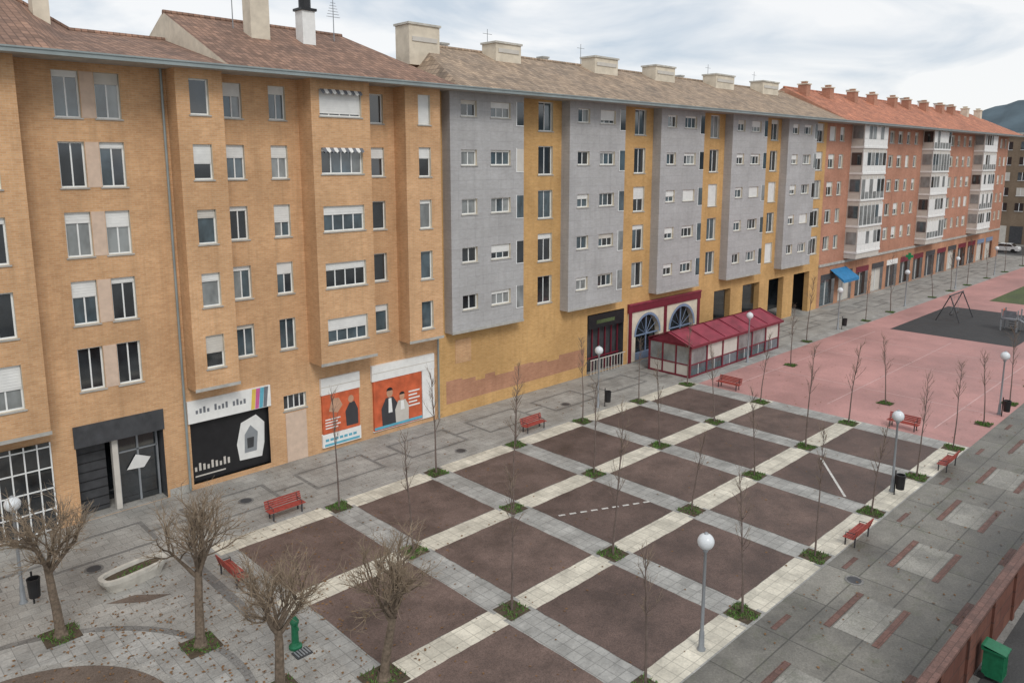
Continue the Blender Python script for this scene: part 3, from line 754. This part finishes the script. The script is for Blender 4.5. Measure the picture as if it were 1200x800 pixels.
def bench():
    m = MB(); L = .95
    for sx in (-.75, .75):
        m.box(sx-.03, sx+.03, -.22, -.17, 0, .42, 'frame_d'); m.box(sx-.03, sx+.03, .2, .25, 0, .42, 'frame_d')
        m.box(sx-.032, sx+.032, -.23, .26, .385, .425, 'frame_d')
        m.tube([(sx, .23, .42), (sx, .34, .85)], [.028, .025], 'frame_d', 6)
        m.tube([(sx, -.2, .42), (sx, -.2, .62), (sx, .26, .64)], [.02, .02, .02], 'frame_d', 5)
    for i in range(5): m.box(-L, L, -.25+i*.1, -.17+i*.1, .43, .465, 'red')
    for i in range(4):
        y = .235+.03*i; z = .5+i*.1
        m.box(-L, L, y, y+.03, z, z+.08, 'red')
    return m.mesh('park_bench')
be = bench()
for x, y, rz in ((28.9, 28.2, 0), (14.1, 28.15, 0), (10.35, 24.8, math.pi/2), (29.0, 10.75, math.pi), (39.4, 10.7, math.pi), (43.7, 14.2, -math.pi/2), (43.6, 24.9, -math.pi/2), (58, 10.7, math.pi)):
    inst('park_bench', be, (x, y, 0), rz, .85)
K = empty('glazed_bar_terrace')
k = MB(); x0, x1, y0, y1 = 43.8, 56.2, 28.0, 31.3; ze, zr = 2.25, 2.95; ym_ = (y0+y1)/2
n = 6
for i in range(n+1):
    x = x0+(x1-x0)*i/n
    for y in (y0, y1): k.box(x-.07, x+.07, y-.07, y+.07, .02, ze, 'maroon')
    k.tube([(x, y0-.18, ze+.03), (x, ym_, zr+.06), (x, y1+.18, ze+.03)], [.045]*3, 'maroon', 5)
for y in (y0, y1):
    k.box(x0-.1, x1+.1, y-.1, y+.1, ze-.12, ze+.02, 'maroon'); k.box(x0+.07, x1-.07, y-.05, y+.05, .02, .14, 'maroon'); k.box(x0+.07, x1-.07, y-.04, y+.04, .85, .93, 'maroon')
for x in (x0, x1):
    k.box(x-.05, x+.05, y0+.1, y1-.1, ze-.12, ze+.0, 'maroon'); k.box(x-.05, x+.05, y0+.07, y1-.07, .02, .14, 'maroon'); k.box(x-.04, x+.04, y0+.07, y1-.07, .85, .93, 'maroon')
    for t in (1, 2): k.box(x-.05, x+.05, y0+(y1-y0)*t/3-.05, y0+(y1-y0)*t/3+.05, .14, ze-.12, 'maroon')
    k.poly([(x, y0, ze+.003), (x, y1, ze+.003), (x, ym_, zr)], 'maroonroof')
k.obj('frame', K)
k = MB()
k.poly([(x0-.25, y0-.25, ze), (x1+.25, y0-.25, ze), (x1+.25, ym_, zr+.02), (x0-.25, ym_, zr+.02)], 'maroonroof')
k.poly([(x0-.25, y1+.25, ze), (x1+.25, y1+.25, ze), (x1+.25, ym_, zr+.02), (x0-.25, ym_, zr+.02)], 'maroonroof')
k.box(x0-.27, x1+.27, y0-.3, y0-.25, ze-.15, ze+.02, 'maroon')
k.obj('roof', K)
k = MB()
for i in range(n):
    a_ = x0+(x1-x0)*i/n+.07; b_ = x0+(x1-x0)*(i+1)/n-.07
    k.box(a_, b_, y0-.012, y0+.012, .14, .85, R.choice(['g2', 'playblue'])); k.box(a_, b_, y0-.012, y0+.012, .93, ze-.12, R.choice(['g3', 'shutter_b', 'g3']))
    k.box(a_, b_, y1-.012, y1+.012, .93, ze-.12, 'g3')
    k.box((a_+b_)/2-.02, (a_+b_)/2+.02, y0-.03, y0+.03, .14, .85, 'frame')
for t in range(3):
    a_ = y0+(y1-y0)*t/3+.06; b_ = y0+(y1-y0)*(t+1)/3-.06
    k.box(x0-.012, x0+.012, a_, b_, .14, .85, 'shutter_b'); k.box(x0-.012, x0+.012, a_, b_, .93, ze-.12, 'g3')
k.obj('glass_panels', K)
f = MB()
f.tube_z(0, 0, [(.2, 0), (.2, .08), (.14, .12), (.11, .2), (.1, .75), (.13, .8), (.14, .88), (.1, .95), (.06, 1.03), (.03, 1.08), (.001, 1.1)], 'green', 14)
f.tube([(.0, -.1, .78), (0, -.22, .76), (0, -.25, .68)], [.025, .022, .02], 'green', 6)
f.box(-.25, .25, -.6, -.2, 0, .04, 'darkpanel')
for i in range(5): f.box(-.2+i*.09, -.16+i*.09, -.56, -.24, .041, .055, 'pole')
f.obj('drinking_fountain', loc=(10.0, 19.8, 0), smooth=False)
# planter: stone trough with thick rim
p = MB()
def ov(z, s, e=0):
    out = []
    for i in range(24):
        t = 2*math.pi*i/24; c_, s_ = math.cos(t), math.sin(t)
        out.append(((1.15*math.copysign(abs(c_)**.7, c_))*s-e*c_, (.48*math.copysign(abs(s_)**.7, s_))*s-e*s_, z))
    return out
rings = [ov(0, .8), ov(.1, .84), ov(.36, 1.0), ov(.5, 1.02), ov(.5, 1.0, .14), ov(.38, 1.0, .16)]
for rr in rings: p.v += rr
for i in range(5):
    for j in range(24): p.f.append((i*24+j, i*24+(j+1) % 24, (i+1)*24+(j+1) % 24, (i+1)*24+j)); p.m.append(p.mi('stone'))
p.poly(ov(.39, 1.0, .155), 'soil')
for _ in range(60):
    t = R.uniform(0, 6.28); rr = R.random()*.8; px, py_ = rr*.9*math.cos(t), rr*.3*math.sin(t)
    p.poly([(px-.02, py_, .39), (px+.02, py_, .39), (px+R.uniform(-.06, .06), py_+R.uniform(-.06, .06), .39+R.uniform(.04, .1))], 'grass')
po = p.obj('stone_planter', loc=(7.8, 27.2, 0)); po.rotation_euler = (0, 0, math.radians(10))
s = MB()
for x in (-1.8, 1.8):
    for y in (-1, 1): s.tube([(x+.2*(1 if x > 0 else -1), y, 0), (x, 0, 2.4)], [.05, .05], 'frame_d', 8)
s.tube([(-2, 0, 2.4), (2, 0, 2.4)], [.06, .06], 'frame_d', 8)
for x in (-.8, .8):
    for d in (-.22, .22): s.tube([(x+d, 0, 2.38), (x+d, .05, .55)], [.012, .012], 'pole', 4)
    s.box(x-.25, x+.25, -.08, .15, .5, .55, 'black')
s.obj('swing_set', loc=(79, 22, 0))
s = MB()
for x in (-.6, .6):
    for y in (-.6, .6): s.box(x-.05, x+.05, y-.05, y+.05, 0, 1.9, 'pole')
s.box(-.65, .65, -.65, .65, 1.0, 1.08, 'playblue'); s.box(-.64, -.6-.051, -.5, .5, 1.2, 1.8, 'playblue'); s.box(-.5, .5, .651, .69, 1.2, 1.8, 'poster_o')
s.poly([(-.25, -.65, 1.05), (.25, -.65, 1.05), (.25, -2.3, .15), (-.25, -2.3, .15)], 'pole')
for x in (-.27, .27): s.tube([(x, -.65, 1.2), (x, -2.3, .3)], [.04, .04], 'playblue', 6)
for i in range(4): s.box(.66, .8, -.3, .3, .2+i*.22, .25+i*.22, 'frame_d')
s.obj('playground_slide_tower', loc=(77, 17, 0))
w = MB()
w.box(8, 70, 5.15, 5.35, 0, 1.7, 'rustwall'); w.box(8, 70, 5.08, 5.42, 1.7, 1.79, 'redstrip')
x = 8
while x < 70: w.box(x, x+.22, 5.08, 5.15-.001, 0, 1.7, 'rustwall'); x += 2.4
w.obj('boundary_wall')
b = MB()
b.box(-.24, .24, -.26, .26, .12, .9, 'green'); b.box(-.28, .28, -.31, .3, .9, .95, 'green')
b.poly([(-.27, -.3, .953), (.27, -.3, .953), (.27, .28, 1.04), (-.27, .28, 1.04)], 'green'); b.box(-.27, .27, .26, .32, .93, 1.04, 'green')
for i in (-1, 0, 1): b.box(i*.15-.02, i*.15+.02, -.275, -.26, .2, .85, 'green')
for x in (-.22, .22): b.tube([(x-.03, .26, .1), (x+.03, .26, .1)], [.1, .1], 'tire', 12)
b.obj('wheeled_bin', loc=(23.6, 4.7, 0))
def car(colr):
    M['carp'] = plain('car_paint', colr, .3, .03)
    m = MB()
    prof = [(-2.1, .35), (-2.15, .7), (-1.95, .95), (-1.5, 1.0), (-1.0, 1.42), (.6, 1.45), (1.25, 1.0), (1.95, .85), (2.15, .6), (2.1, .35)]
    m.poly([(x, -.85, z) for x, z in prof], 'carp'); m.poly([(x, .85, z) for x, z in prof], 'carp')
    for a_, b_ in zip(prof, prof[1:]+prof[:1]):
        gl = (a_ == (-1.5, 1.0)) or (a_ == (.6, 1.45))
        m.poly([(a_[0], -.85, a_[1]), (b_[0], -.85, b_[1]), (b_[0], .85, b_[1]), (a_[0], .85, a_[1])], 'g1' if gl else 'carp')
    for y in (-.856, .856): m.poly([(-1.3, y, 1.0), (-.95, y, 1.35), (.55, y, 1.38), (1.05, y, 1.0)], 'g1')
    for x in (-1.35, 1.35):
        for y in (-.8, .8): m.tube([(x, y-.1, .32), (x, y+.1, .32)], [.32, .32], 'tire', 16)
    for y in (-.6, .6): m.box(2.08, 2.17, y-.15, y+.15, .6, .72, 'white')
    return m.mesh('parked_car')
inst('parked_car', car((.7, .7, .7)), (145, 34, 0), math.pi/2); inst('parked_car', car((.08, .09, .12)), (145, 27.5, 0), math.pi/2); inst('parked_car', car((.3, .04, .04)), (145, 40, 0), math.pi/2)

# ---------------------------------------------------------------- light, sky
wd = bpy.data.worlds.new('World'); sc.world = wd; wd.use_nodes = True
nt = wd.node_tree; nt.nodes.clear()
out = nt.nodes.new('ShaderNodeOutputWorld'); mix = nt.nodes.new('ShaderNodeMixShader')
b1 = nt.nodes.new('ShaderNodeBackground'); b2 = nt.nodes.new('ShaderNodeBackground')
sky = nt.nodes.new('ShaderNodeTexSky'); sky.sky_type = 'NISHITA'; sky.sun_disc = False
sky.sun_elevation = math.radians(45); sky.sun_rotation = math.radians(203)
nt.links.new(sky.outputs[0], b1.inputs[0]); b1.inputs[1].default_value = .1
tc = nt.nodes.new('ShaderNodeTexCoord'); mp = nt.nodes.new('ShaderNodeMapping'); mp.inputs['Scale'].default_value = (1, 1, 3.6)
nt.links.new(tc.outputs['Generated'], mp.inputs[0])
nz = nt.nodes.new('ShaderNodeTexNoise'); nz.inputs['Scale'].default_value = 3.6; nz.inputs['Detail'].default_value = 7; nz.inputs['Roughness'].default_value = .5
nz.inputs['Distortion'].default_value = .5
nt.links.new(mp.outputs[0], nz.inputs['Vector'])
cr = nt.nodes.new('ShaderNodeValToRGB'); cr.color_ramp.elements[0].position = .38; cr.color_ramp.elements[0].color = (.60, .68, .77, 1)
cr.color_ramp.elements[1].position = .56; cr.color_ramp.elements[1].color = (.97, .975, .98, 1)
nt.links.new(nz.outputs['Fac'], cr.inputs[0]); nt.links.new(cr.outputs[0], b2.inputs[0]); b2.inputs[1].default_value = 1.02
mix.inputs[0].default_value = .9
nt.links.new(b1.outputs[0], mix.inputs[1]); nt.links.new(b2.outputs[0], mix.inputs[2]); nt.links.new(mix.outputs[0], out.inputs[0])
sl = bpy.data.lights.new('sun', 'SUN'); sl.energy = 1.5; sl.angle = math.radians(20); sl.color = (1, .96, .9)
so = bpy.data.objects.new('sun', sl); col.objects.link(so); so.rotation_euler = Vector((.28, .72, -.75)).to_track_quat('-Z', 'Y').to_euler()

cam = bpy.data.cameras.new('camera'); co = bpy.data.objects.new('camera', cam); col.objects.link(co)
co.location = (0, 0, 14.5); co.rotation_euler = (math.radians(90-9.46), 0, math.radians(-44))
cam.sensor_width = 36; cam.lens = 27; cam.shift_y = -.05; cam.clip_end = 5000; cam.clip_start = .1
sc.camera = co
sc.view_settings.view_transform = 'Standard'; sc.view_settings.look = 'None'; sc.view_settings.exposure = 0
